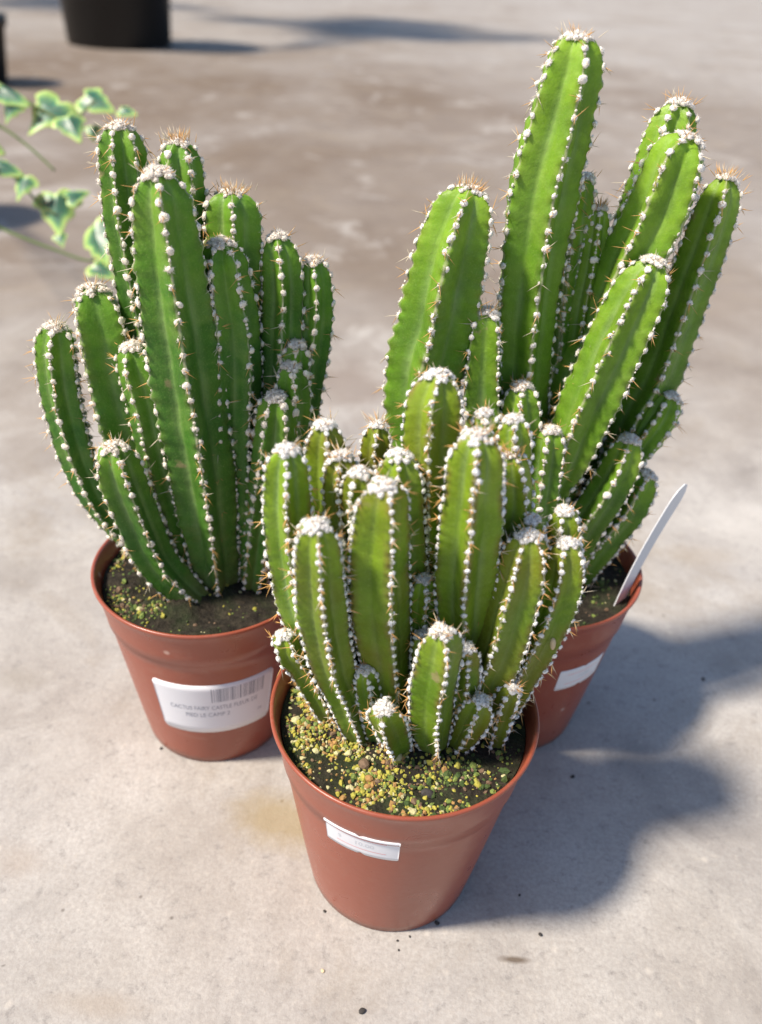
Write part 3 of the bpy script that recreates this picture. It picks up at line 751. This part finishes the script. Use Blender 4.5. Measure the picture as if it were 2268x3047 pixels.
# bitten, dried notch on the right stem of the front clump
def scar(st, px, py):
    V = st.V; d = V-CAM; zz = d@FW
    e = (W/2+FPX*(d@RT)/zz-px)**2+(H/2-FPX*(d@UP)/zz-py)**2+zz*4
    i = int(e.argmin()); p = V[i]-np.asarray(st.org)
    mb = MB(); v, f = lumpy(ICO2, .3, 8, .6)
    ax = unit(st.T); x, y, z = frame(ax); mb.add((v*np.array([.10, .10, .30]))@np.stack([x, y, z])+p, f)
    link('dry_scar', mb.mesh('dry_scar', [M_SCAR]), st.obj)
scar(SF[15], 1648, 1915)

# white plastic plant tag stuck in the right pot
tb = aty(1818, 1825, PR[1]-2.2); tt_ = aty(2040, 1440, PR[1]-1.0)
mb = MB(); V = []; nT = 24
sidev = unit(FW*.75+RT*.62)
for i in range(nT+1):
    t = i/nT; c = tb*(1-t)+tt_*t-np.array([0, 0, 1.0])*(1-t)*1.2+RT*(-.22*math.sin(math.pi*t))
    wdt = .60*(1-.25*(1-t))*(1 if t < .86 else math.sqrt(max(.02, 1-((t-.86)/.145)**2)))
    for s_, o in ((-1, 0), (1, 0), (1, .05), (-1, .05)):
        V.append(c+sidev*wdt*s_+unit(np.cross(sidev, tt_-tb))*o)
F = []
for i in range(nT):
    for k in range(4): F.append((4*i+k, 4*i+(k+1) % 4, 4*i+4+(k+1) % 4, 4*i+4+k))
F += [(3, 2, 1, 0), tuple(4*nT+k for k in range(4))]
mb.add(V, F)
tag = link('plant_tag', mb.mesh('plant_tag', [plain('tag_white', (.62, .64, .68), .35, .5)], tb, smooth=False))
tag.location = tuple(tb*SC); tag['label'] = 'blank white plastic plant tag stuck in the soil of the right pot'; tag['category'] = 'plant tag'

# ------------------------------------------------------------------ crumbs on the floor
crumb_m = plain('dry_soil', (.05, .045, .042), .9, .2); tan_m = plain('tan_grit', (.62, .48, .30), .9, .2)
CR = [(1078, 3010, .17, 0, 'black soil crumb at the very bottom of the floor below the front pot'),
      (961, 2890, .10, 1, 'tan grain of grit on the floor below left of the front pot'),
      (966, 2712, .09, 0, 'dark crumb close to the left foot of the front pot'),
      (1608, 2782, .12, 0, 'dark crumb at the lower edge of the front pot shadow'),
      (1546, 2664, .08, 0, 'small dark crumb inside the front pot shadow'),
      (2092, 2022, .14, 0, 'dark crumb at the upper edge of the right pot shadow'),
      (1704, 2312, .13, 0, 'brown crumb beside the foot of the right pot'),
      (1183, 2800, .07, 0, 'tiny dark crumb just in front of the front pot'),
      (1220, 2788, .06, 0, 'tiny dark crumb in front of the front pot, right of the tiny one'),
      (1186, 2828, .06, 0, 'tiny dark crumb a little farther below the front pot'),
      (480, 2228, .10, 0, 'dark crumb at the left foot of the barcode labelled pot'),
      (1300, 2748, .13, 0, 'dark crumb touching the right foot of the front pot')]
for px, py, s, k, lab in CR:
    s *= .65
    p = atz(px, py, 0); mb = MB(); v, f = lumpy(ICO2, .35, 9, .6)
    mb.add(v*np.array([s*1.25, s, s*.7])+np.array([0, 0, s*.55]), f)
    o = link('soil_crumb' if k == 0 else 'grit_grain', mb.mesh('soil_crumb', [tan_m if k else crumb_m], smooth=False))
    o.location = tuple(p*SC); o.rotation_euler[2] = random.random()*6; o['label'] = lab; o['category'] = 'crumb'; o['group'] = 'crumbs of soil on the floor'

# ------------------------------------------------------------------ variegated ivy at the left
def leaf_mat():
    m, nt, b, n, l = newmat('variegated_leaf')
    e = N(n, 'ShaderNodeAttribute', attribute_name='edge').outputs['Fac']
    pos = N(n, 'ShaderNodeNewGeometry').outputs['Position']; a = noise(n, l, 90, 3, .6, pos)
    x = math_(n, l, 'ADD', e, math_(n, l, 'MULTIPLY', math_(n, l, 'SUBTRACT', a.outputs[0], .5), .45))
    c = ramp(n, l, x, [(.42, (.03, .12, .07)), (.66, (.08, .23, .10)), (.82, (.30, .47, .12)), (1.0, (.52, .62, .20))]).outputs[0]
    l.new(c, b.inputs['Base Color']); b.inputs['Roughness'].default_value = .4
    b.inputs['Subsurface Weight'].default_value = .15; b.inputs['Subsurface Scale'].default_value = .003
    return m
M_LEAF = leaf_mat(); M_VINE = plain('vine_stem', (.10, .15, .035), .6)
ivy_base = np.array([-66.0, 114.0, 0.0])
ivy = thing('ivy_plant', ivy_base, 'trailing ivy with cream edged green leaves hanging in from the left', 'plant')
LOBES = [(0, -.12), (.25, -.30), (.52, -.18), (.62, .05), (.42, .22), (.40, .42), (.22, .62), (0, 1.0), (-.22, .62), (-.40, .42), (-.42, .22), (-.62, .05), (-.52, -.18), (-.25, -.30)]
def leaf(px, py, dist, size, ang, tilt, roll=0.0, fold=.25):
    dist *= 1.2; size *= 1.05
    c = atd(px, py, dist); d = unit(RT*math.cos(ang)-UP*math.sin(ang)); nrm = unit(-FW*math.cos(tilt)+np.array([0, 0, 1.0])*math.sin(tilt)+RT*roll)
    d = unit(d-nrm*(d@nrm)); w = np.cross(nrm, d)
    O = catmull(np.array(LOBES+[LOBES[0]]), 43)[:-1]; ctr = np.array([0, .2]); V = []; E = []
    rings = [.001, .3, .55, .75, .9, 1.0]
    for o, sg in ((0, 1), (-.02, -1)):
        for r in rings:
            for q in O:
                q2 = ctr+(q-ctr)*r
                h = -fold*abs(q2[0])-.18*(q2[1])**2+.05*math.sin(9*q2[0])*r
                V.append(c+size*(q2[0]*w+(q2[1]-.3)*d+h*nrm)+nrm*o); E.append(r)
    nO = len(O); F = []; S = nO*len(rings)
    for i in range(len(rings)-1):
        for k in range(nO):
            a, b2 = i*nO+k, i*nO+(k+1) % nO
            F.append((a, b2, b2+nO, a+nO)); F.append((S+a+nO, S+b2+nO, S+b2, S+a))
    t = (len(rings)-1)*nO
    for k in range(nO): F.append((t+k, t+(k+1) % nO, S+t+(k+1) % nO, S+t+k))
    mb = MB(); mb.add(V, F); me = mb.mesh('leaf', [M_LEAF], ivy_base)
    at = me.attributes.new('edge', 'FLOAT', 'POINT'); at.data.foreach_set('value', np.array(E, np.float32))
    return link('leaf', me, ivy)
for a in [(140, 335, 58, 3.3, 2.2, .5, .1, .15), (214, 372, 57, 2.2, 1.1, .6, .2, .3), (285, 298, 59, 2.5, .5, .5, .0, .25), (378, 328, 59, 1.3, .35, .8, .0, .3),
          (30, 272, 57, 2.6, .55, 1.1, .2, .5), (25, 325, 57, 1.6, 1.9, .2, -.3, .5), (275, 392, 60, 1.2, 1.4, .3, .0, .3),
          (168, 622, 58, 3.1, 1.45, .25, .1, .35), (225, 578, 58, 1.6, -.5, .6, .0, .3), (180, 712, 58, 1.0, 1.2, .4, 0, .2), (14, 492, 57, 2.2, .3, 1.0, .2, .4),
          (62, 552, 57, 1.8, 1.9, .3, -.3, .4), (288, 715, 57, 3.3, 1.15, .15, -.55, .5), (-60, 420, 58, 3.0, .4, .5, 0, .2), (-70, 620, 58, 3.0, .9, .5, 0, .2), (305, 800, 57, 1.8, .6, .8, .2, .3)]:
    leaf(*a)
crownp = np.array([-64.5, 113, 15.0])
for path in ([(-120, 330), (0, 376), (90, 440), (163, 507)], [(-120, 200), (-20, 240), (60, 290), (140, 335), (214, 372), (250, 330), (285, 298)], [(-120, 430), (0, 490), (60, 545), (112, 600), (168, 640)],
             [(-120, 610), (0, 677), (80, 712), (160, 742), (264, 776), (288, 750)]):
    P_ = [crownp]+[atd(x, y, 69.6) for x, y in path]
    mb = MB(); pp = catmull(P_, 40); tube(mb, pp-ivy_base, np.linspace(.16, .09, 40), 7); link('stem', mb.mesh('stem', [M_VINE]), ivy)
mb = MB(); lathe(mb, [(4.6, 0), (6.4, 13), (6.8, 13), (6.8, 14.5), (6.4, 14.5), (6.2, 13.4), (0.01, 13.4)], (0, 0, 0), 48, caps=(True, False)); link('pot', mb.mesh('pot', [M_POT]), ivy)

# ------------------------------------------------------------------ black nursery pots at the back
def black_pot(root, r0, r1, h):
    mb = MB(); lathe(mb, [(r0*.95, 0), (r0, .4), (r1, h-2.5), (r1+.6, h-2.4), (r1+.7, h), (r1*.97, h), (r1*.95, h-3), (r0*.9, h-4)], (0, 0, 0), 72, caps=(True, True))
    return link('pot', mb.mesh('pot', [M_BLACK]), root)
def shrub(px, py, rad, h, label, crown_c, crown_r, nleaf, seed, loc=None):
    r = np.random.default_rng(seed)
    p = atz(px, py, 0) if loc is None else np.array(loc, float)
    root = thing('potted_shrub', p, label, 'potted plant')
    black_pot(root, rad, rad*1.14, h)
    mb = MB(); lathe(mb, [(0.01, h-4+1.2), (rad*1.06, h-4+1)], (0, 0, 0), 48); link('soil', mb.mesh('soil', [M_SOIL]), root)
    cc = np.array(crown_c, float)
    mb = MB(); tube(mb, catmull([(0, 0, h-4), (1, 0, h+(cc[2]-h)*.5), cc*np.array([.5, .5, 1])], 12), np.linspace(2.0, 1.0, 12), 8)
    for k in range(8):
        q = cc+unit(r.normal(size=3))*crown_r*np.array([.7, .7, .6]); tube(mb, catmull([(0, 0, h+(cc[2]-h)*.4), (cc*np.array([.5, .5, 1])+q)/2, q], 8), np.linspace(.9, .3, 8), 6)
    link('trunk', mb.mesh('trunk', [plain('bark', (.12, .085, .055), .85)]), root)
    mb = MB()
    cl = [cc+unit(r.normal(size=3))*crown_r*r.uniform(.2, 1)*np.array([1, 1, .8]) for _ in range(26)]
    for k in range(nleaf):
        c = cl[r.integers(26)]+r.normal(0, crown_r*.13, 3); x, y, z = frame(r.normal(size=3)+np.array([0, 0, .8])); s = r.uniform(3, 6)
        mb.add([c-y*s*.5, c+x*s*.28, c+y*s*.6+z*.3, c-x*s*.28], [(0, 1, 2, 3)])
    lf = plain('shrub_leaf', (.05, .11, .03), .5)
    link('foliage', mb.mesh('foliage', [lf], smooth=False), root)
    return root
shrub(358, 132, 17.3, 42, 'large black nursery pot with its top out of view at the upper left', (0, 105, 125), 72, 6500, 21)
shrub(0, 0, 17, 34, 'unseen black potted shrub at the far left, added for its shadow', (10, 0, 110), 58, 3000, 22, (-255, 455, 0))  # out of view, added to throw shade on the far left floor
p = atz(-72, 245, 0)
root = thing('nursery_pot', p, 'small black nursery pot cut by the left edge behind the ivy', 'flower pot')
black_pot(root, 7.5, 9.0, 15); mb = MB(); lathe(mb, [(0.01, 12.2), (8.3, 12.0)], (0, 0, 0), 40); link('soil', mb.mesh('soil', [M_SOIL]), root)
